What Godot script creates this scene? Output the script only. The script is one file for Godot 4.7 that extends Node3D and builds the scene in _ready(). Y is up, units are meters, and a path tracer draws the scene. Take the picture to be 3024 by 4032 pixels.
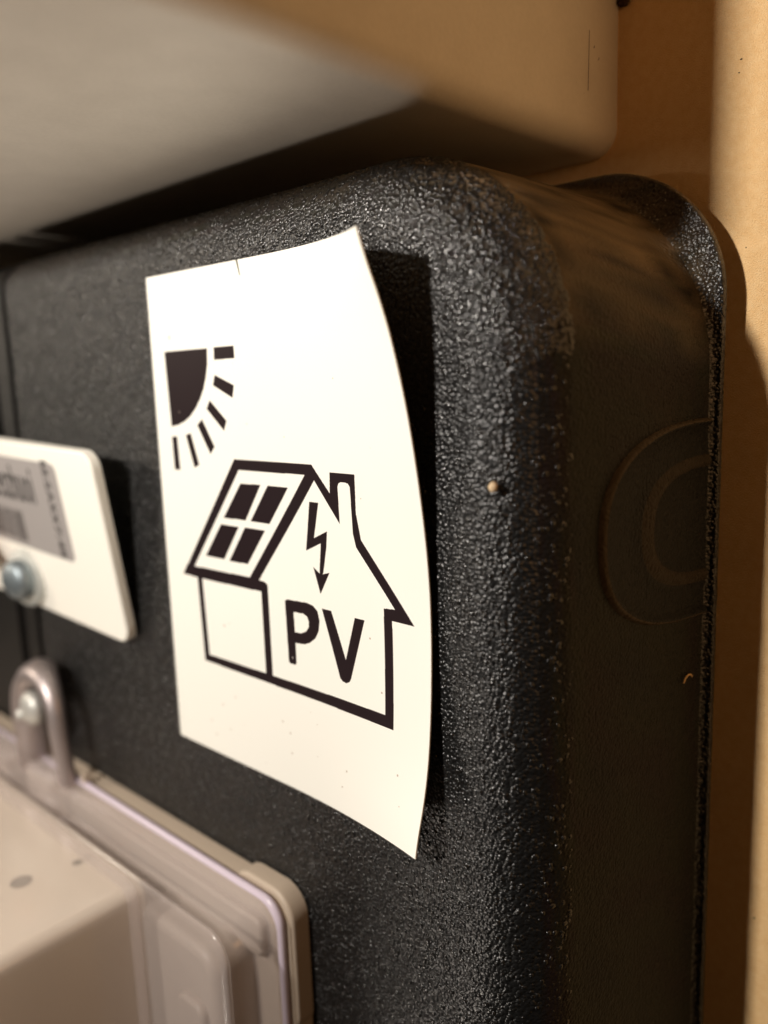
extends Node3D

const MM := 0.001
var mat := {}


func _ready() -> void:
	set_camera()
	set_light()
	make_materials()
	build_wall()
	build_black_panel()
	build_box_above()
	build_meter()
	build_sticker()
	build_tag()
	build_tag_screw()
	build_sealing_bolt()
	build_specks()


# ------------------------------------------------------------------ camera, light

func set_camera() -> void:
	var camera := Camera3D.new()
	camera.name = "camera"
	add_child(camera)
	var look := CameraAttributesPhysical.new()
	look.frustum_focal_length = 18.93
	look.exposure_aperture = 5.6
	look.frustum_focus_distance = 0.128
	look.frustum_near = 0.004
	look.frustum_far = 5.0
	camera.attributes = look
	camera.near = 0.004
	camera.far = 5.0
	camera.fov = 64.74
	camera.transform = Transform3D(Basis(Vector3(0.7386, -0.0367, -0.6732), Vector3(-0.0854, 0.9854, -0.1474), Vector3(0.6687, 0.1663, 0.7246)).orthonormalized(), Vector3(0, 0, 90) * MM)
	camera.current = true


func set_light() -> void:
	var e := Environment.new()
	e.background_mode = Environment.BG_COLOR
	e.background_color = Color(0.055, 0.048, 0.04)
	e.tonemap_mode = Environment.TONE_MAPPER_LINEAR
	e.tonemap_exposure = 1.0
	e.sdfgi_enabled = true
	e.ssao_enabled = true
	e.ssil_enabled = true
	var w := WorldEnvironment.new()
	w.name = "surroundings"
	w.environment = e
	add_child(w)
	# the small torch that throws the hard shadows to the right
	torch("torch", Vector3(-138, 92, 260), Vector3(-100, -30, 0), Vector2(14, 14), Color(1.0, 0.965, 0.925), 0.106)
	# a lamp low at the left, behind the meter's block, that reaches only the box above
	torch("low_lamp", Vector3(-260, -300, 135), Vector3(-140, 40, 30), Vector2(80, 80), Color(1.0, 0.95, 0.895), 0.058)
	# a small lamp at the far left, which gives the grain its glints
	torch("left_lamp", Vector3(-400, 62, 185), Vector3(-130, -30, 0), Vector2(36, 36), Color(1.0, 0.94, 0.86), 0.031)
	# warm light of the room, from the right
	torch("room_lamp", Vector3(170, 50, 45), Vector3(-60, 20, -25), Vector2(110, 110), Color(1.0, 0.75, 0.50), 0.0090)


func torch(called: String, from: Vector3, to: Vector3, size: Vector2, tint: Color, energy: float) -> void:
	var l := AreaLight3D.new()
	l.name = called
	l.area_size = size * MM
	l.area_normalize_energy = true
	l.light_color = tint
	l.light_energy = energy
	l.shadow_enabled = true
	l.area_range = 2.0
	add_child(l)
	l.look_at_from_position(from * MM, to * MM, Vector3(0, 1, 0.01))


# ------------------------------------------------------------------ helpers

func tag(o: Node3D, label: String, category := "", group := "", kind := "") -> void:
	if label:
		o.set_meta("label", label)
	if category:
		o.set_meta("category", category)
	if group:
		o.set_meta("group", group)
	if kind:
		o.set_meta("kind", kind)


func thing(called: String, label: String, category: String, at := Vector3.ZERO) -> Node3D:
	var o := Node3D.new()
	o.name = called
	add_child(o, true)
	o.position = at * MM
	tag(o, label, category)
	return o


func begin() -> SurfaceTool:
	var st := SurfaceTool.new()
	st.begin(Mesh.PRIMITIVE_TRIANGLES)
	return st


func commit(called: String, st: SurfaceTool, m: Material, parent: Node) -> MeshInstance3D:
	st.generate_normals()
	var o := MeshInstance3D.new()
	o.name = called
	o.mesh = st.commit()
	o.material_override = m
	parent.add_child(o, true)
	return o


# points in millimetres; counter-clockwise seen from outside
func tri(st: SurfaceTool, a: Vector3, b: Vector3, c: Vector3) -> void:
	for p in [a, c, b]:
		st.add_vertex(p * MM)


func quad(st: SurfaceTool, a: Vector3, b: Vector3, c: Vector3, d: Vector3) -> void:
	tri(st, a, b, c)
	tri(st, a, c, d)


# rings of points, each running counter-clockwise seen from +z, in order of rising z
func loft(st: SurfaceTool, rings: Array, closed := true, cap_low := false, cap_high := true) -> void:
	st.set_smooth_group(1)
	for i in rings.size() - 1:
		var a: PackedVector3Array = rings[i]
		var b: PackedVector3Array = rings[i + 1]
		var n := a.size()
		for j in (n if closed else n - 1):
			var k := (j + 1) % n
			quad(st, a[j], a[k], b[k], b[j])
	st.set_smooth_group(2)
	if cap_high:
		fan(st, rings[-1], false)
	if cap_low:
		fan(st, rings[0], true)


func fan(st: SurfaceTool, ring: PackedVector3Array, back: bool) -> void:
	var m := Vector3.ZERO
	for p in ring:
		m += p
	m /= ring.size()
	for j in ring.size():
		var k := (j + 1) % ring.size()
		if back:
			tri(st, m, ring[k], ring[j])
		else:
			tri(st, m, ring[j], ring[k])


func rounded(x0: float, x1: float, y0: float, y1: float, r: float, z: float, n := 8) -> PackedVector3Array:
	var out := PackedVector3Array()
	r = minf(r, minf(x1 - x0, y1 - y0) / 2.0 - 0.001)
	var corners := [Vector2(x1 - r, y1 - r), Vector2(x0 + r, y1 - r), Vector2(x0 + r, y0 + r), Vector2(x1 - r, y0 + r)]
	for c in 4:
		for i in n + 1:
			var a := PI / 2.0 * (c + float(i) / n)
			out.append(Vector3(corners[c].x + r * cos(a), corners[c].y + r * sin(a), z))
	return out


# a box with rounded corners (r) and rounded front edge (b), which narrows by "draft" towards the front
func block(st: SurfaceTool, x0: float, x1: float, y0: float, y1: float, z0: float, z1: float, r: float, b: float, draft := 0.0, n := 8) -> void:
	var rings := [rounded(x0, x1, y0, y1, r, z0, n)]
	var d := draft
	rings.append(rounded(x0 + d, x1 - d, y0 + d, y1 - d, r, z1 - b, n))
	for i in range(1, 6):
		var a := PI / 2.0 * i / 5.0
		var q := d + b * (1.0 - cos(a))
		rings.append(rounded(x0 + q, x1 - q, y0 + q, y1 - q, maxf(r - b * (1.0 - cos(a)), 0.05), z1 - b + b * sin(a), n))
	loft(st, rings, true, true, true)


# a body turned about +z: pairs of (radius, z), rising
func lathe(st: SurfaceTool, profile: Array, at := Vector3.ZERO, n := 32) -> void:
	var rings := []
	for p in profile:
		var ring := PackedVector3Array()
		for i in n:
			var a := TAU * i / n
			ring.append(at + Vector3(p[0] * cos(a), p[0] * sin(a), p[1]))
		rings.append(ring)
	loft(st, rings, true, true, true)


func tube(st: SurfaceTool, path: PackedVector3Array, radii: PackedFloat32Array, squash := 1.0, n := 12) -> void:
	st.set_smooth_group(1)
	var rings := []
	var side := Vector3.ZERO
	for i in path.size():
		var t := (path[mini(i + 1, path.size() - 1)] - path[maxi(i - 1, 0)]).normalized()
		if side == Vector3.ZERO:
			side = t.cross(Vector3(0.1, 0.2, 1)).normalized()
		side = (side - t * side.dot(t)).normalized()
		var up := t.cross(side)
		var ring := PackedVector3Array()
		for j in n:
			var a := TAU * j / n
			ring.append(path[i] + (side * cos(a) + up * sin(a) * squash) * radii[i])
		rings.append(ring)
	for i in rings.size() - 1:
		for j in n:
			var k := (j + 1) % n
			quad(st, rings[i][j], rings[i][k], rings[i + 1][k], rings[i + 1][j])
	st.set_smooth_group(2)
	fan(st, rings[-1], false)
	fan(st, rings[0], true)


# ------------------------------------------------------------------ materials

func plastic(called: String, c: Color, rough: float, spec := 0.5) -> StandardMaterial3D:
	var m := StandardMaterial3D.new()
	m.resource_name = called
	m.albedo_color = c
	m.roughness = rough
	m.metallic_specular = spec
	mat[called] = m
	return m


func on_all_sides(m: StandardMaterial3D, tile_mm: float) -> void:
	m.uv1_triplanar = true
	m.uv1_triplanar_sharpness = 4.0
	m.uv1_scale = Vector3.ONE * (1000.0 / tile_mm)


func relief(m: StandardMaterial3D, t: Texture2D, height_mm: float) -> void:
	m.heightmap_enabled = true
	m.heightmap_texture = t
	m.heightmap_scale = height_mm * 0.1


# heights of a moulded pebble grain: small domes of uneven height, some merged, with finer grit between
func pebble_heights(size: int, cells: int, rnd_seed: int) -> ImageTexture:
	var rng := RandomNumberGenerator.new()
	rng.seed = rnd_seed
	var cx := PackedFloat32Array()
	var cy := PackedFloat32Array()
	var ch := PackedFloat32Array()
	var cr := PackedFloat32Array()
	for i in cells * cells:
		cx.append(rng.randf_range(0.02, 0.98))
		cy.append(rng.randf_range(0.02, 0.98))
		ch.append(rng.randf_range(0.25, 1.0))
		cr.append(rng.randf_range(0.55, 0.95))
	var fine := seamless(size, 0.11, 3, rnd_seed + 1)
	var data := PackedFloat32Array()
	data.resize(size * size)
	var step := float(cells) / size
	for y in size:
		var v := y * step
		var gy := int(v)
		for x in size:
			var u := x * step
			var gx := int(u)
			var best := 0.0
			for dy in range(-1, 2):
				var yy := (gy + dy + cells) % cells
				for dx in range(-1, 2):
					var k := yy * cells + (gx + dx + cells) % cells
					var px := gx + dx + cx[k] - u
					var py := gy + dy + cy[k] - v
					var q := 1.0 - (px * px + py * py) / (cr[k] * cr[k])
					if q > 0.0:
						best = maxf(best, q * ch[k])
			data[y * size + x] = best + 0.16 * fine[y * size + x] / 255.0
	return ImageTexture.create_from_image(Image.create_from_data(size, size, false, Image.FORMAT_RF, data.to_byte_array()))


func seamless(size: int, frequency: float, octaves: int, rnd_seed: int) -> PackedByteArray:
	var n := FastNoiseLite.new()
	n.noise_type = FastNoiseLite.TYPE_SIMPLEX_SMOOTH
	n.seed = rnd_seed
	n.frequency = frequency
	n.fractal_octaves = octaves
	var im := n.get_seamless_image(size, size)
	im.convert(Image.FORMAT_L8)
	return im.get_data()


func gray(data: PackedByteArray, size: int) -> ImageTexture:
	return ImageTexture.create_from_image(Image.create_from_data(size, size, false, Image.FORMAT_L8, data))


# a colour texture that runs from one colour to another along two layers of noise
func mottled(size: int, a: Color, b: Color, f1: float, f2: float, share: float, rnd_seed: int, contrast := 1.0) -> ImageTexture:
	var n1 := seamless(size, f1, 4, rnd_seed)
	var n2 := seamless(size, f2, 2, rnd_seed + 7)
	var data := PackedByteArray()
	data.resize(size * size * 3)
	for i in size * size:
		var t := clampf((lerpf(n1[i], n2[i], share) / 255.0 - 0.5) * contrast + 0.5, 0.0, 1.0)
		data[i * 3] = int(lerpf(a.r, b.r, t) * 255.0)
		data[i * 3 + 1] = int(lerpf(a.g, b.g, t) * 255.0)
		data[i * 3 + 2] = int(lerpf(a.b, b.b, t) * 255.0)
	return ImageTexture.create_from_image(Image.create_from_data(size, size, false, Image.FORMAT_RGB8, data))


func make_materials() -> void:
	var m := plastic("black_grained_plastic", Color.WHITE, 0.3, 0.56)
	m.vertex_color_use_as_albedo = true
	on_all_sides(m, 26.0)
	relief(m, pebble_heights(1024, 46, 5), 0.24)

	var grain: Texture2D = m.heightmap_texture
	plastic("black_grain", Color(0.10, 0.095, 0.09), 0.2, 0.55)
	m = plastic("black_dusty_plastic", Color.WHITE, 0.5, 0.24)
	m.vertex_color_use_as_albedo = true
	on_all_sides(m, 26.0)
	relief(m, grain, 0.14)
	m = plastic("black_side_plastic", Color(0.10, 0.095, 0.09), 0.4, 0.45)
	on_all_sides(m, 26.0)
	relief(m, grain, 0.16)

	m = plastic("black_smooth_plastic", Color(0.125, 0.115, 0.10), 0.6, 0.3)
	on_all_sides(m, 30.0)
	relief(m, gray(seamless(512, 0.03, 3, 41), 512), 0.05)

	m = plastic("fibre_board", Color.WHITE, 0.62, 0.4)
	m.albedo_texture = mottled(1024, Color(0.93, 0.745, 0.50), Color(0.995, 0.86, 0.65), 0.02, 0.22, 0.7, 3, 1.6)
	on_all_sides(m, 42.0)
	relief(m, gray(seamless(1024, 0.13, 4, 13), 1024), 0.17)

	m = plastic("beige_plastic", Color.WHITE, 0.45)
	m.albedo_texture = mottled(512, Color(0.81, 0.775, 0.725), Color(0.86, 0.825, 0.775), 0.01, 0.1, 0.4, 8)
	on_all_sides(m, 60.0)
	relief(m, gray(seamless(512, 0.12, 3, 17), 512), 0.02)

	m = plastic("meter_base_plastic", Color(0.72, 0.66, 0.59), 0.5)
	on_all_sides(m, 24.0)
	relief(m, gray(seamless(512, 0.12, 3, 19), 512), 0.02)

	plastic("meter_inner_plastic", Color(0.84, 0.79, 0.72), 0.55)
	plastic("meter_dark_plastic", Color(0.64, 0.59, 0.55), 0.5)
	plastic("smudge", Color(0.50, 0.47, 0.42), 0.8)

	m = plastic("frosted_cover", Color(0.90, 0.85, 0.83, 0.24), 0.16)
	m.transparency = BaseMaterial3D.TRANSPARENCY_ALPHA

	m = plastic("cover_rim", Color(0.84, 0.79, 0.85, 0.85), 0.28)
	m.transparency = BaseMaterial3D.TRANSPARENCY_ALPHA

	plastic("white_plastic", Color(0.97, 0.96, 0.92), 0.4)
	plastic("grey_paper", Color(0.60, 0.58, 0.57), 0.7)
	plastic("print_ink", Color(0.14, 0.13, 0.13), 0.6)
	plastic("sticker_edge", Color(0.94, 0.93, 0.90), 0.4)
	m = plastic("zinc", Color(0.72, 0.74, 0.76), 0.32)
	m.metallic = 1.0
	on_all_sides(m, 6.0)
	relief(m, gray(seamless(256, 0.05, 3, 29), 256), 0.06)
	m = plastic("copper_wire", Color(0.80, 0.52, 0.36), 0.3)
	m.metallic = 1.0
	m = plastic("clear_washer", Color(0.85, 0.86, 0.84, 0.45), 0.35)
	m.transparency = BaseMaterial3D.TRANSPARENCY_ALPHA
	m = plastic("dull_metal", Color(0.70, 0.66, 0.655), 0.45)
	m.metallic = 0.85
	m = plastic("pale_zinc", Color(0.80, 0.80, 0.78), 0.5)
	m.metallic = 0.6
	m = plastic("dark_zinc", Color(0.56, 0.60, 0.62), 0.5)
	m.metallic = 0.8
	plastic("dark_dirt", Color(0.24, 0.16, 0.10), 0.9)
	plastic("paint_fleck", Color(0.80, 0.70, 0.56), 0.7)
	plastic("shaving", Color(0.83, 0.68, 0.48), 0.5)
	plastic("rust", Color(0.45, 0.30, 0.15), 0.9)


# ------------------------------------------------------------------ the wall

func build_wall() -> void:
	var st := begin()
	block(st, -420, 160, -330, 260, -72, -52, 1.0, 0.5)
	var o := commit("wall", st, mat.fibre_board, self)
	tag(o, "yellow brown fibre board wall behind the black panel and the meters", "wall", "", "structure")


# ------------------------------------------------------------------ the black moulded panel

const RIGHT := -49.5
const TOP := 33.0
const BOTTOM := -190.0
const LEFT := -208.4
const FOLD := 16
const RIM := 5

# inset across, inset down, corner radius, height
func panel_rings() -> Array:
	var rows := [
		[0.0, 0.0, 22.0, -47.4], [0.0, 0.0, 22.0, -46.3], [0.12, 0.12, 22.0, -46.08], [0.4, 0.35, 22.0, -46.0],
		[1.0, 0.4, 31.5, -45.8], [1.5, 0.45, 33.2, -45.0], [2.0, 0.45, 34.2, -43.0], [2.5, 0.45, 34.4, -39.5],
		[3.2, 0.45, 33.8, -34.0], [4.4, 0.5, 32.0, -24.0], [5.6, 0.55, 30.6, -14.5],
	]
	for i in range(0, 13):
		var a := PI / 2.0 * i / 12.0
		rows.append([6.2 + 12.0 * (1.0 - cos(a)), 0.6 + 9.2 * (1.0 - cos(a)), 30.0 - 6.0 * (1.0 - cos(a)), -10.5 + 10.5 * sin(a)])
	return rows


func panel_path(row: Array, x_left: float) -> PackedVector3Array:
	var out := PackedVector3Array()
	var x1: float = RIGHT - row[0]
	var y1: float = TOP - row[1]
	var r: float = row[2]
	for i in 25:
		out.append(Vector3(x1, lerpf(BOTTOM, y1 - r, i / 24.0), row[3]))
	for i in range(1, 33):
		var a := PI / 2.0 * i / 32.0
		out.append(Vector3(x1 - r + r * cos(a), y1 - r + r * sin(a), row[3]))
	for i in range(1, 25):
		out.append(Vector3(lerpf(x1 - r, x_left, i / 24.0), y1, row[3]))
	return out


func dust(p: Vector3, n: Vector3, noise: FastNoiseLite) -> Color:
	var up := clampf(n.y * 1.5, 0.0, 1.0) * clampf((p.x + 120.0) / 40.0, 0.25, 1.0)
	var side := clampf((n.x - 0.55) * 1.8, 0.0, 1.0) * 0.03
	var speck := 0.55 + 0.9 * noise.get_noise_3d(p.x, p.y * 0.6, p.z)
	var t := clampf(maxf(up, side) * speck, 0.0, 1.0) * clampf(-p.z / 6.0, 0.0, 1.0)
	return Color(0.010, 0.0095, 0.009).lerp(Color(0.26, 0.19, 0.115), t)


func build_black_panel() -> void:
	var root := thing("mounting_panel", "large black grained plastic panel with rounded corner, fixed to the board wall", "panel")
	var noise := FastNoiseLite.new()
	noise.seed = 4
	noise.frequency = 0.25
	noise.fractal_octaves = 4
	var rings := []
	for row in panel_rings():
		rings.append(panel_path(row, LEFT))
	# the grained front, with its rounded margin
	var st := begin()
	loft(st, rings.slice(FOLD), false, false, false)
	var inner: PackedVector3Array = rings[-1]
	var corner := Vector3(LEFT, BOTTOM, 0)
	for j in inner.size() - 1:
		tri(st, corner, inner[j], inner[j + 1])
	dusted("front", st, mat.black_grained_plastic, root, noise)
	# the duller sides, the thin flange and the left end
	st = begin()
	loft(st, rings.slice(RIM, FOLD + 1), false, false, false)
	st.set_smooth_group(3)
	var hub := Vector3(LEFT, BOTTOM, -46)
	for i in rings.size() - 1:
		tri(st, hub, rings[i + 1][-1], rings[i][-1])
	tri(st, hub, corner, inner[-1])
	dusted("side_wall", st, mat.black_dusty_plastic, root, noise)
	st = begin()
	loft(st, rings.slice(0, RIM + 1), false, false, false)
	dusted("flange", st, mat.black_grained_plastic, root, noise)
	raised_grain(root, rings)

	# the strips left of the groove, with the same rounded top
	side_strip(root, -220.2, -213.0, -0.8)
	side_strip(root, -330.0, -224.0, -0.4)
	knockout(root)


# the coarser grains of the moulded surface, each a low glossy dome
func raised_grain(root: Node3D, rings: Array) -> void:
	var st := begin()
	lathe(st, [[1.0, -0.12], [0.93, 0.10], [0.74, 0.27], [0.42, 0.40], [0.14, 0.445]], Vector3.ZERO, 10)
	st.generate_normals()
	var rng := RandomNumberGenerator.new()
	rng.seed = 31
	var where: Array[Transform3D] = []
	var x1: float = rings[-1][0].x
	var y1: float = rings[-1][-1].y
	for i in 21000:
		var p := Vector3(rng.randf_range(LEFT + 0.5, x1), rng.randf_range(-128.0, y1), 0)
		var c := Vector2(x1 - 24.0, y1 - 24.0)
		if p.x > c.x and p.y > c.y and c.distance_to(Vector2(p.x, p.y)) > 24.0:
			continue
		where.append(grain_at(p, Vector3.BACK, rng))
	for i in 7500:
		var k := rng.randf_range(FOLD - 4.0, rings.size() - 1.001)
		var a: PackedVector3Array = rings[int(k)]
		var b: PackedVector3Array = rings[int(k) + 1]
		var u := rng.randf_range(0.0, a.size() - 1.001)
		if i % 3 == 0:
			u = rng.randf_range(24.0, 57.0)
		var j := int(u)
		var p := a[j].lerp(b[j], k - int(k)).lerp(a[j + 1].lerp(b[j + 1], k - int(k)), u - j)
		var n := (a[j + 1] - a[j]).cross(b[j] - a[j]).normalized()
		if p.y > -128.0:
			where.append(grain_at(p, n, rng))
	var mm := MultiMesh.new()
	mm.transform_format = MultiMesh.TRANSFORM_3D
	mm.mesh = st.commit()
	mm.instance_count = where.size()
	for i in where.size():
		mm.set_instance_transform(i, where[i])
	var o := MultiMeshInstance3D.new()
	o.name = "raised_grain"
	o.multimesh = mm
	o.material_override = mat.black_grain
	o.set_meta("kind", "stuff")
	root.add_child(o)


func grain_at(p: Vector3, n: Vector3, rng: RandomNumberGenerator) -> Transform3D:
	var r := 0.15 + 0.27 * pow(rng.randf(), 1.6)
	var side := n.cross(Vector3(0.3, 1.0, 0.2)).normalized().rotated(n, rng.randf_range(0.0, PI))
	var lean := (n + side * rng.randf_range(-0.25, 0.25)).normalized()
	side = (side - lean * side.dot(lean)).normalized()
	return Transform3D(Basis(side * r * rng.randf_range(0.8, 1.5), lean.cross(side) * r, lean * r * rng.randf_range(0.6, 1.15)), p * MM)


# laid with dust by where the surface faces
func dusted(called: String, st: SurfaceTool, m: Material, root: Node3D, noise: FastNoiseLite) -> void:
	st.generate_normals()
	var mdt := MeshDataTool.new()
	mdt.create_from_surface(st.commit(), 0)
	for v in mdt.get_vertex_count():
		mdt.set_vertex_color(v, dust(mdt.get_vertex(v) / MM, mdt.get_vertex_normal(v), noise))
	var made := ArrayMesh.new()
	mdt.commit_to_surface(made)
	var o := MeshInstance3D.new()
	o.name = called
	o.mesh = made
	o.material_override = m
	root.add_child(o)


func side_strip(root: Node3D, x0: float, x1: float, dz: float) -> void:
	var st := begin()
	var profile := [Vector2(BOTTOM, dz)]
	for i in range(0, 11):
		var a := PI / 2.0 * i / 10.0
		profile.append(Vector2(TOP - 9.8 + 9.2 * sin(a), dz - 9.5 + 9.5 * cos(a)))
	profile.append(Vector2(TOP - 0.5, -46.0))
	st.set_smooth_group(1)
	for i in profile.size() - 1:
		var a: Vector2 = profile[i]
		var b: Vector2 = profile[i + 1]
		quad(st, Vector3(x0, a.x, a.y), Vector3(x1, a.x, a.y), Vector3(x1, b.x, b.y), Vector3(x0, b.x, b.y))
	st.set_smooth_group(2)
	for x in [x0, x1]:
		var hub := Vector3(x, BOTTOM, -46.0)
		for i in profile.size() - 1:
			var a := Vector3(x, profile[i].x, profile[i].y)
			var b := Vector3(x, profile[i + 1].x, profile[i + 1].y)
			if x == x1:
				tri(st, hub, b, a)
			else:
				tri(st, hub, a, b)
	commit("side_strip", st, mat.black_side_plastic, root)


# the cable entry pressed into the panel's right side: an arch with a raised lip, a hollow and an inner arch
func knockout(root: Node3D) -> void:
	var st := begin()
	var rows := [[1.0, -0.2], [0.985, 0.6], [0.965, 0.85], [0.94, 0.65], [0.915, 0.1], [0.72, 0.1], [0.64, 0.35], [0.58, 0.8], [0.55, 0.8], [0.52, 0.3], [0.25, 0.25], [0.02, 0.25]]
	st.set_smooth_group(1)
	var last := PackedVector3Array()
	var worn := Color(0.055, 0.04, 0.024)
	var black := Color(0.009, 0.0085, 0.008)
	for r in rows.size():
		var row: Array = rows[r]
		st.set_color(worn if r in [1, 2] else black.lerp(worn, 0.45) if r in [7, 8, 9] else black)
		var line := PackedVector3Array()
		for i in 33:
			var a := PI * i / 32.0
			var y: float = -25.5 + 16.8 * row[0] * signf(cos(a)) * pow(absf(cos(a)), 0.8)
			var z: float = -45.0 + 30.0 * row[0] * pow(sin(a), 0.8)
			line.append(Vector3(side_x(z) + row[1], y, z))
		if last.size():
			for i in 32:
				quad(st, last[i], line[i], line[i + 1], last[i + 1])
		last = line
	var o := commit("knockout", st, mat.black_dusty_plastic, root)
	tag(o, "arched cable entry pressed into the side of the panel")


func side_x(z: float) -> float:
	var d := 0.0
	var rows := panel_rings()
	for i in rows.size() - 1:
		if z >= rows[i][3] and z <= rows[i + 1][3]:
			d = lerpf(rows[i][0], rows[i + 1][0], (z - rows[i][3]) / maxf(rows[i + 1][3] - rows[i][3], 0.001))
	return RIGHT - d


# ------------------------------------------------------------------ the beige box above

func build_box_above() -> void:
	var root := thing("device_box", "pale beige plastic box overhanging the top of the black panel", "box")
	var st := begin()
	var rings := []
	var zs := [-52.0, -51.2, -40.0, -10.0, 20.0, 48.0, 52.5, 55.0, 56.0]
	var ins := [0.6, 0.0, 0.0, 0.0, 0.0, 0.0, 0.9, 2.6, 4.5]
	for i in zs.size():
		var t: float = (zs[i] + 52.0) / 108.0
		var q: float = ins[i]
		rings.append(rounded(-330.0 + q, -70.8 - 9.0 * t - q, 37.0 + 4.0 * t + q, 190.0 - q, 4.6, zs[i], 10))
	loft(st, rings, true, true, true)
	commit("housing", st, mat.beige_plastic, root)
	# scratches low on the right side
	var sc := begin()
	for s in [[-42.0, 46.0, 0.5, 9.5, 0.16], [-43.6, 53.0, 1.6, 2.0, 0.12], [-38.4, 46.6, 2.4, 0.2, 0.12], [-40.6, 45.4, 2.6, 0.3, 0.1], [-45.0, 51.4, 1.2, 1.6, 0.1]]:
		var t: float = (s[0] + 52.0) / 108.0
		var x: float = -70.8 - 9.0 * t + 0.03
		quad(sc, Vector3(x, s[1], s[0]), Vector3(x, s[1], s[0] - s[4] - s[2] * 0.1), Vector3(x + 0.02, s[1] + s[3], s[0] - s[2]), Vector3(x + 0.02, s[1] + s[3], s[0] - s[2] + s[4]))
	commit("scratch", sc, mat.dark_dirt, root)


# ------------------------------------------------------------------ the meter at the lower left

func build_meter() -> void:
	var root := thing("electricity_meter", "beige meter with frosted clear cover at the lower left", "meter")
	var st := begin()
	block(st, -330, -106.4, -330, -96.0, 0.4, 5.0, 5.0, 0.8)
	block(st, -124.0, -106.0, -125.0, -94.4, 0.4, 4.4, 5.5, 0.8)
	commit("base", st, mat.meter_base_plastic, root)
	# what stands inside the cover and shows through it
	st = begin()
	block(st, -330, -117.0, -330, -106.0, 4.0, 15.0, 5.0, 2.0)
	block(st, -128.0, -119.5, -150.0, -117.0, 14.6, 16.6, 2.5, 0.9)
	block(st, -330, -112.0, -108.5, -100.5, 4.6, 7.2, 2.0, 0.8)
	commit("terminal_housing", st, mat.meter_dark_plastic, root)
	st = begin()
	block(st, -330, -141.0, -330, -101.0, 14.2, 53.0, 2.5, 1.5)
	commit("inner_housing", st, mat.meter_inner_plastic, root)
	# the cover: a channel runs round it below the lip of its front
	st = begin()
	var bands := []
	for q in [[0.0, 5.6], [0.15, 6.4], [0.6, 7.6], [1.4, 9.4], [2.3, 11.6], [2.9, 13.6], [3.0, 15.2], [2.4, 16.2], [1.3, 16.7], [0.7, 17.0], [0.45, 17.4], [0.6, 17.8], [1.0, 18.0], [2.4, 18.05]]:
		bands.append(rounded(-330, -107.6 - q[0], -330, -95.8 - q[0], 5.5, q[1], 10))
	loft(st, bands, true, true, true)
	commit("cover", st, mat.frosted_cover, root)
	st = begin()
	block(st, -330, -136.0, -330, -97.6, 18.2, 56.0, 3.5, 1.4, 0.3)
	commit("cover_front", st, mat.frosted_cover, root)
	# the flange of the cover, whose edge catches the light
	st = begin()
	var rings := []
	for q in [[-0.3, 5.05], [0.4, 5.2], [0.62, 5.75], [0.4, 6.35], [-0.3, 6.6]]:
		rings.append(rounded(-330, -107.5 + q[0], -330, -95.6 + q[0], 5.0, q[1], 10))
	loft(st, rings, true, false, false)
	commit("cover_rim", st, mat.cover_rim, root)
	# the catch for the seal, with its notch
	st = begin()
	block(st, -199.5, -186.0, -110.0, -93.6, 6.0, 12.0, 1.5, 0.6)
	block(st, -240.0, -209.0, -110.0, -94.6, 6.0, 13.0, 1.5, 0.6)
	commit("seal_catch", st, mat.frosted_cover, root)
	st = begin()
	block(st, -181.6, -179.8, -97.0, -92.6, 4.4, 6.4, 0.8, 0.3)
	commit("peg", st, mat.meter_base_plastic, root)
	# dull smudges on the housing, seen through the cover
	st = begin()
	for s in [[-161.5, 30.4, 2.2], [-158.7, 19.5, 1.1]]:
		lathe_y(st, Vector3(s[0], -100.9, s[1]), s[2])
	commit("smudge", st, mat.smudge, root)


func lathe_y(st: SurfaceTool, at: Vector3, r: float) -> void:
	st.set_smooth_group(2)
	for i in 20:
		var a := TAU * i / 20.0
		var b := TAU * (i + 1) / 20.0
		tri(st, at, at + Vector3(r * cos(b), 0, r * sin(b)), at + Vector3(r * cos(a), 0, r * sin(a)))


# ------------------------------------------------------------------ the sticker

const SW := 70.4
const SH := 95.1

func sticker_point(s: float, v: float) -> Vector3:
	var y := 20.5 - v
	var ys := [-75.0, -64.0, -53.0, -38.0, -27.0, -12.0, 0.0, 12.0, 20.5]
	var ts := [0.343, 0.179, 0.096, 0.053, 0.072, 0.184, 0.31, 0.487, 0.675]
	# the bend at this height, smoothed between the measured ones
	var th := 0.0
	var sum := 0.0
	for k in range(-4, 5):
		var yy := clampf(y + k * 1.5, -75.0, 20.5)
		for i in ys.size() - 1:
			if yy >= ys[i] and yy <= ys[i + 1]:
				th += lerpf(ts[i], ts[i + 1], (yy - ys[i]) / (ys[i + 1] - ys[i]))
				sum += 1.0
				break
	th /= sum
	var s1 := SW - 36.0
	var dx := s
	var z := 0.0
	if s > s1:
		var a := th * (s - s1) / 36.0
		dx = s1 + 36.0 / th * sin(a)
		z = 36.0 / th * (1.0 - cos(a))
	var t := v / SH
	return Vector3(-143.6 - 1.1 * t * (1.0 - s / SW) + dx, y + z * (-0.116 * (1.0 - t) + 0.40 * t), z + 0.35)


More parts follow.
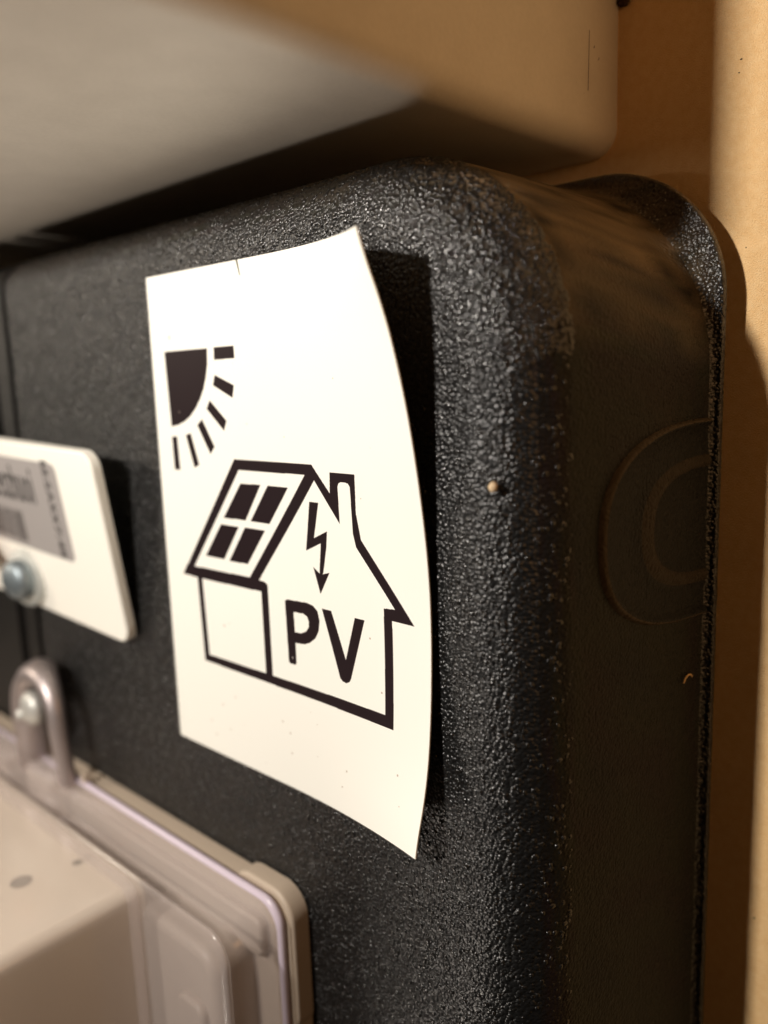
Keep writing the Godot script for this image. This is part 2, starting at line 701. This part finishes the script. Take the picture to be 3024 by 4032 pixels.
func build_sticker() -> void:
	var m := plastic("sticker_print", Color.WHITE, 0.45, 0.16)
	m.albedo_texture = sticker_print()
	m.texture_repeat = false
	var nx := 56
	var ny := 72
	var grid := []
	for j in ny + 1:
		var line := []
		for i in nx + 1:
			line.append(sticker_point(SW * i / nx, SH * j / ny))
		grid.append(line)
	var st := begin()
	st.set_smooth_group(1)
	for j in ny:
		for i in nx:
			for c in [[0, 0], [1, 0], [1, 1], [0, 0], [1, 1], [0, 1]]:
				st.set_uv(Vector2(float(i + c[0]) / nx, float(j + c[1]) / ny))
				st.add_vertex(grid[j + c[1]][i + c[0]] * MM)
	st.generate_normals()
	var mesh := st.commit()
	var root := Node3D.new()
	root.name = "sticker"
	add_child(root)
	tag(root, "white PV solar house sticker, its right edge curling off the black panel", "sticker")
	var face := MeshInstance3D.new()
	face.name = "printed_face"
	face.mesh = mesh
	face.material_override = m
	root.add_child(face)
	# the backing: a second skin a third of a millimetre behind, joined along the rim
	st = begin()
	st.set_smooth_group(1)
	var deep := Vector3(0, 0, -0.28)
	for j in ny:
		for i in nx:
			var a: Vector3 = grid[j][i]
			var b: Vector3 = grid[j][i + 1]
			var c: Vector3 = grid[j + 1][i + 1]
			var d: Vector3 = grid[j + 1][i]
			quad(st, a + deep, b + deep, c + deep, d + deep)
	st.set_smooth_group(2)
	for i in nx:
		quad(st, grid[0][i] + deep, grid[0][i + 1] + deep, grid[0][i + 1], grid[0][i])
		quad(st, grid[ny][i], grid[ny][i + 1], grid[ny][i + 1] + deep, grid[ny][i] + deep)
	for j in ny:
		quad(st, grid[j + 1][nx] + deep, grid[j][nx] + deep, grid[j][nx], grid[j + 1][nx])
		quad(st, grid[j][0] + deep, grid[j + 1][0] + deep, grid[j + 1][0], grid[j][0])
	commit("backing", st, mat.sticker_edge, root)


# flat print, in millimetres from the sticker's top left corner
func sticker_print() -> ImageTexture:
	var ink := [
		[4.50, 14.40, 18.45, 14.40, 18.22, 17.2, 17.5, 19.6, 16.55, 21.7, 15.2, 23.6, 13.6, 25.3, 11.8, 26.7, 9.8, 27.75, 7.6, 28.45, 5.14, 28.85],
		[20.49, 14.31, 26.34, 14.34, 26.41, 16.45, 20.42, 16.55], [20.25, 19.23, 25.76, 21.23, 25.13, 23.42, 19.55, 21.09],
		[18.21, 23.81, 22.94, 27.55, 22.0, 29.37, 17.1, 25.38], [15.42, 27.32, 18.79, 32.40, 17.40, 33.86, 13.8, 28.46],
		[11.42, 30.03, 13.52, 36.02, 11.93, 36.66, 9.80, 30.45], [5.0, 30.86, 6.77, 30.74, 7.06, 37.30, 5.2, 37.38],
		[24.45, 34.52, 45.40, 34.53, 46.3, 35.6, 45.85, 37.08, 29.40, 56.63, 27.17, 58.6, 5.58, 58.6],
	]
	var blank := [[25.58, 36.45, 43.5, 36.32, 26.85, 56.4, 9.52, 56.55]]
	var ink_2 := [
		[25.9, 38.85, 31.53, 38.82, 26.7, 45.68, 20.2, 45.70], [33.51, 38.81, 38.95, 38.77, 33.49, 45.60, 28.15, 45.68],
		[19.2, 47.06, 24.6, 47.04, 19.5, 53.85, 13.62, 53.88], [26.4, 46.98, 32.12, 46.96, 26.6, 53.86, 21.1, 53.92],
		[5.58, 58.5, 7.0, 56.5, 27.30, 56.3, 29.64, 56.43, 31.26, 56.57, 31.92, 57.02, 31.97, 58.5, 10.51, 58.75],
		[10.3, 58.50, 11.9, 58.50, 12.6, 74.42, 11.0, 75.85],
		[11.0, 75.85, 12.55, 74.33, 60.52, 74.1, 62.45, 76.15],
		[30.04, 58.4, 31.95, 57.2, 31.95, 74.5, 30.04, 74.5],
		[60.65, 56.4, 63.20, 56.18, 67.08, 58.12, 62.40, 58.10, 62.47, 76.15, 60.55, 74.6],
		[55.96, 35.53, 55.60, 41.74, 56.36, 45.98, 67.08, 58.12, 63.20, 56.28, 55.13, 47.30, 54.55, 45.01, 54.62, 37.6, 54.2, 37.1, 53.4, 36.95, 52.5, 36.95, 51.9, 37.2, 51.6, 37.8, 51.59, 43.86, 45.85, 37.08, 45.40, 34.53, 49.6, 39.0, 49.89, 35.55],
		[44.31, 40.83, 46.56, 40.82, 44.99, 46.92, 48.34, 45.40, 47.96, 48.16, 46.86, 52.71, 46.21, 53.34, 45.95, 52.66, 46.63, 47.61, 42.82, 49.31],
		[44.45, 51.97, 46.23, 53.05, 48.40, 52.42, 45.93, 56.43],
		[36.5, 59.2, 37.0, 58.85, 42.27, 58.60, 43.84, 58.85, 44.93, 59.65, 45.34, 61.25, 45.01, 63.15, 44.08, 64.63, 42.57, 65.75, 41.19, 66.3, 38.77, 66.53, 38.76, 70.30, 38.4, 70.7, 37.0, 70.73, 36.7, 70.4],
		[46.06, 58.95, 48.35, 58.95, 51.5, 66.9, 53.98, 59.20, 56.22, 59.15, 52.64, 69.88, 52.2, 70.6, 51.5, 70.95, 50.6, 70.9, 49.98, 70.42],
	]
	var blank_2 := [[38.66, 60.85, 41.16, 60.72, 42.20, 61.09, 42.57, 61.95, 42.50, 62.89, 41.80, 63.81, 40.51, 64.44, 38.76, 64.56]]
	var k := 21.0
	var w := int(SW * k)
	var h := int(SH * k)
	var im := Image.create(w, h, false, Image.FORMAT_RGB8)
	var white := Color(0.94, 0.93, 0.895)
	var black := Color(0.15, 0.115, 0.125)
	im.fill(white)
	for part in [[ink, black], [blank, white], [ink_2, black], [blank_2, white]]:
		for p in part[0]:
			fill_polygon(im, p, k, part[1])
	# the thin split at the top edge, pinholes in the ink and specks of dirt
	fill_polygon(im, [28.4, 0.0, 28.85, 0.0, 29.4, 2.6, 29.2, 2.6], k, Color(0.30, 0.30, 0.25))
	var rng := RandomNumberGenerator.new()
	rng.seed = 11
	for i in 34:
		var x := rng.randf_range(3.0, SW - 2.0)
		var y := rng.randf_range(2.0, SH - 2.0) if i < 18 else rng.randf_range(78.0, 93.0)
		var r := rng.randf_range(0.06, 0.2)
		im.fill_rect(Rect2i(int((x - r) * k), int((y - r) * k), maxi(1, int(2 * r * k)), maxi(1, int(2 * r * k))), Color(0.72, 0.66, 0.60))
	fill_polygon(im, [6.3, 11.4, 6.9, 11.5, 6.8, 12.2, 6.3, 12.1], k, Color(0.80, 0.75, 0.67))
	fill_polygon(im, [37.7, 69.3, 37.85, 69.3, 37.85, 69.7, 37.7, 69.7], k, Color(0.8, 0.78, 0.75))
	# ink bleeds a little: soften the edge by a pixel
	im.resize(w / 2, h / 2, Image.INTERPOLATE_TRILINEAR)
	im.resize(w, h, Image.INTERPOLATE_CUBIC)
	return ImageTexture.create_from_image(im)


func fill_polygon(im: Image, p: Array, k: float, c: Color) -> void:
	var n := p.size() / 2
	var low := 1e9
	var high := -1e9
	for i in n:
		low = minf(low, p[i * 2 + 1] * k)
		high = maxf(high, p[i * 2 + 1] * k)
	for row in range(maxi(0, int(low)), mini(im.get_height() - 1, int(high)) + 1):
		var y := row + 0.5
		var cuts := []
		for i in n:
			var j := (i + 1) % n
			var ya: float = p[i * 2 + 1] * k
			var yb: float = p[j * 2 + 1] * k
			if (ya <= y) != (yb <= y):
				cuts.append(lerpf(p[i * 2] * k, p[j * 2] * k, (y - ya) / (yb - ya)))
		cuts.sort()
		for q in range(0, cuts.size() - 1, 2):
			var x0 := int(round(cuts[q]))
			var x1 := int(round(cuts[q + 1]))
			if x1 > x0:
				im.fill_rect(Rect2i(x0, row, x1 - x0, 1), c)


# ------------------------------------------------------------------ the white tag with its bar code label

func build_tag() -> void:
	var root := thing("white_tag", "white plastic tag with grey bar code label, cut by the left edge", "tag")
	root.transform = Transform3D(Basis.from_euler(Vector3(0.14, -0.012, -0.035)), Vector3(-157.8, -56.3, 0.9) * MM)
	var st := begin()
	block(st, -90, 0, 0, 43.6, 0.0, 2.2, 4.0, 0.5)
	commit("plate", st, mat.white_plastic, root)
	st = begin()
	block(st, -86, -17.2, 16.5, 39.8, 2.18, 2.3, 2.0, 0.04)
	commit("paper_label", st, mat.grey_paper, root)
	var label: Node3D = root.get_node("paper_label")
	st = begin()
	var rng := RandomNumberGenerator.new()
	rng.seed = 21
	var x := -60.0
	while x < -41.0:
		var w := rng.randf_range(0.25, 1.0)
		quad(st, Vector3(x, 18.0, 2.32), Vector3(x + w, 18.0, 2.32), Vector3(x + w, 26.0, 2.32), Vector3(x, 26.0, 2.32))
		x += w + rng.randf_range(0.25, 0.7)
	commit("bar_code", st, mat.print_ink, label)
	lettering("2eszhuoi", Vector3(-42.5, 32.8, 2.31), 8.5, 0.0, 0.5, label)
	lettering("M:SAXX7:4R", Vector3(-22.4, 28.6, 2.31), 3.2, -PI / 2.0, 1.0, label)


func lettering(words: String, at: Vector3, height: float, turn: float, wide: float, parent: Node) -> void:
	var t := TextMesh.new()
	var f := SystemFont.new()
	f.font_names = PackedStringArray(["Droid Sans"])
	f.font_weight = 700
	t.font = f
	t.font_size = 32
	t.pixel_size = height * MM / 24.0
	t.depth = 0.00002
	t.text = words
	var o := MeshInstance3D.new()
	o.name = "lettering"
	o.mesh = t
	o.material_override = mat.print_ink
	parent.add_child(o, true)
	o.position = at * MM
	o.rotation.z = turn
	o.scale.x = wide


# ------------------------------------------------------------------ the sealing screws

func build_tag_screw() -> void:
	var root := thing("sealing_screw", "grey round headed sealing screw with clear washer through the white tag", "screw", Vector3(-202.5, -47.0, 4.6))
	root.rotation = Vector3(0.05, 0.16, 0.0)
	var st := begin()
	lathe(st, [[7.4, 0.0], [7.6, 0.6], [7.2, 1.3], [6.2, 1.6], [5.4, 1.7]])
	commit("washer", st, mat.clear_washer, root)
	st = begin()
	lathe(st, [[4.9, 1.2], [5.1, 2.4], [5.0, 3.4], [4.7, 4.3], [3.8, 5.0], [2.6, 5.4], [1.2, 5.6], [0.2, 5.65]])
	commit("head", st, mat.dark_zinc, root)
	var wire := thing("seal_wire", "copper coloured wire end with shiny bead beside the sealing screw", "wire")
	st = begin()
	var path := PackedVector3Array([Vector3(-232, -37, 8), Vector3(-222, -39, 11), Vector3(-215, -42, 13), Vector3(-209.5, -44.6, 13.4), Vector3(-207.0, -46.2, 12.6)])
	tube(st, path, PackedFloat32Array([4.2, 3.8, 2.8, 1.6, 1.2]))
	commit("strand", st, mat.copper_wire, wire)
	st = begin()
	lathe(st, [[0.1, -1.6], [1.1, -1.2], [1.6, 0.0], [1.1, 1.2], [0.1, 1.6]], Vector3(-206.4, -46.6, 12.8), 20)
	commit("bead", st, mat.zinc, wire)


func build_sealing_bolt() -> void:
	var root := thing("sealing_eyelet", "dull metal eyelet with pale sealing screw standing at the meter's top edge", "eyelet")
	var st := begin()
	var path := PackedVector3Array()
	var radii := PackedFloat32Array()
	for i in 25:
		var a := PI * i / 24.0
		path.append(Vector3(-195.5 - 9.5 * cos(a), -83.0 + 12.5 * pow(sin(a), 0.8), 7.0 - 1.5 * cos(a)))
		radii.append(3.2 + 1.5 * cos(a) - 0.2 * sin(a))
	path.insert(0, Vector3(-205.5, -98.0, 5.5))
	radii.insert(0, 4.0)
	path.append(Vector3(-184.0, -96.0, 8.2))
	radii.append(1.5)
	tube(st, path, radii, 1.3)
	commit("arch", st, mat.dull_metal, root)
	st = begin()
	lathe(st, [[2.6, -3.0], [2.9, 1.0], [4.2, 1.8], [4.4, 3.6], [3.6, 4.8], [1.6, 5.4], [0.1, 5.5]], Vector3(-196.5, -79.0, 6.5), 24)
	lathe(st, [[0.1, -1.4], [1.2, -0.9], [1.7, 0.2], [1.2, 1.3], [0.1, 1.7]], Vector3(-201.0, -81.5, 10.5), 20)
	commit("screw", st, mat.pale_zinc, root)


# ------------------------------------------------------------------ specks

func lump(called: String, at: Vector3, size: Vector3, m: Material, rnd_seed: int, label: String, category: String) -> void:
	var n := FastNoiseLite.new()
	n.seed = rnd_seed
	n.frequency = 0.9
	var st := begin()
	var rings := []
	for i in 9:
		var a := PI * i / 8.0
		var ring := PackedVector3Array()
		for j in 14:
			var b := TAU * j / 14.0
			var d := Vector3(sin(a) * cos(b), sin(a) * sin(b), -cos(a))
			ring.append(d * size * (1.0 + 0.45 * n.get_noise_3dv(d * 1.3)))
		rings.append(ring)
	loft(st, rings, true, false, false)
	var o := commit(called, st, m, self)
	o.position = at * MM
	tag(o, label, category)


func build_specks() -> void:
	lump("paint_fleck", Vector3(-62.6, -15.4, 0.25), Vector3(0.62, 0.75, 0.5), mat.paint_fleck, 3, "tiny cream fleck stuck on the black panel right of the sticker", "fleck")
	lump("dirt_crumb", Vector3(-70.0, 61.8, -51.2), Vector3(1.1, 0.8, 0.9), mat.dark_dirt, 5, "dark crumb at the top of the gap between beige box and wall", "crumb")
	var st := begin()
	var path := PackedVector3Array()
	var radii := PackedFloat32Array()
	for i in 11:
		var a := PI * (0.1 + 0.75 * i / 10.0)
		path.append(Vector3(side_x(-40.8) + 0.3, -53.6 + 1.3 * sin(a), -40.8 + 1.9 * cos(a)))
		radii.append(0.16)
	tube(st, path, radii)
	var o := commit("wood_shaving", st, mat.shaving, self)
	tag(o, "small curled wood shaving on the dark right side of the panel", "shaving")
	# pits and specks in the board
	st = begin()
	var rng := RandomNumberGenerator.new()
	rng.seed = 9
	for i in 18:
		var p := Vector3(rng.randf_range(-72, -36), rng.randf_range(-120, 64), -51.97)
		var r := rng.randf_range(0.06, 0.22)
		st.set_smooth_group(2)
		var last := Vector3.ZERO
		for k in 8:
			var q := p + Vector3(cos(TAU * k / 7.0), sin(TAU * k / 7.0) * rng.randf_range(0.5, 1.0), 0) * r
			if k:
				tri(st, p + Vector3(0, 0, 0.05), last, q)
			last = q
	var wall_specks := commit("dark_specks", st, mat.dark_dirt, get_node("wall"))
	wall_specks.set_meta("kind", "stuff")
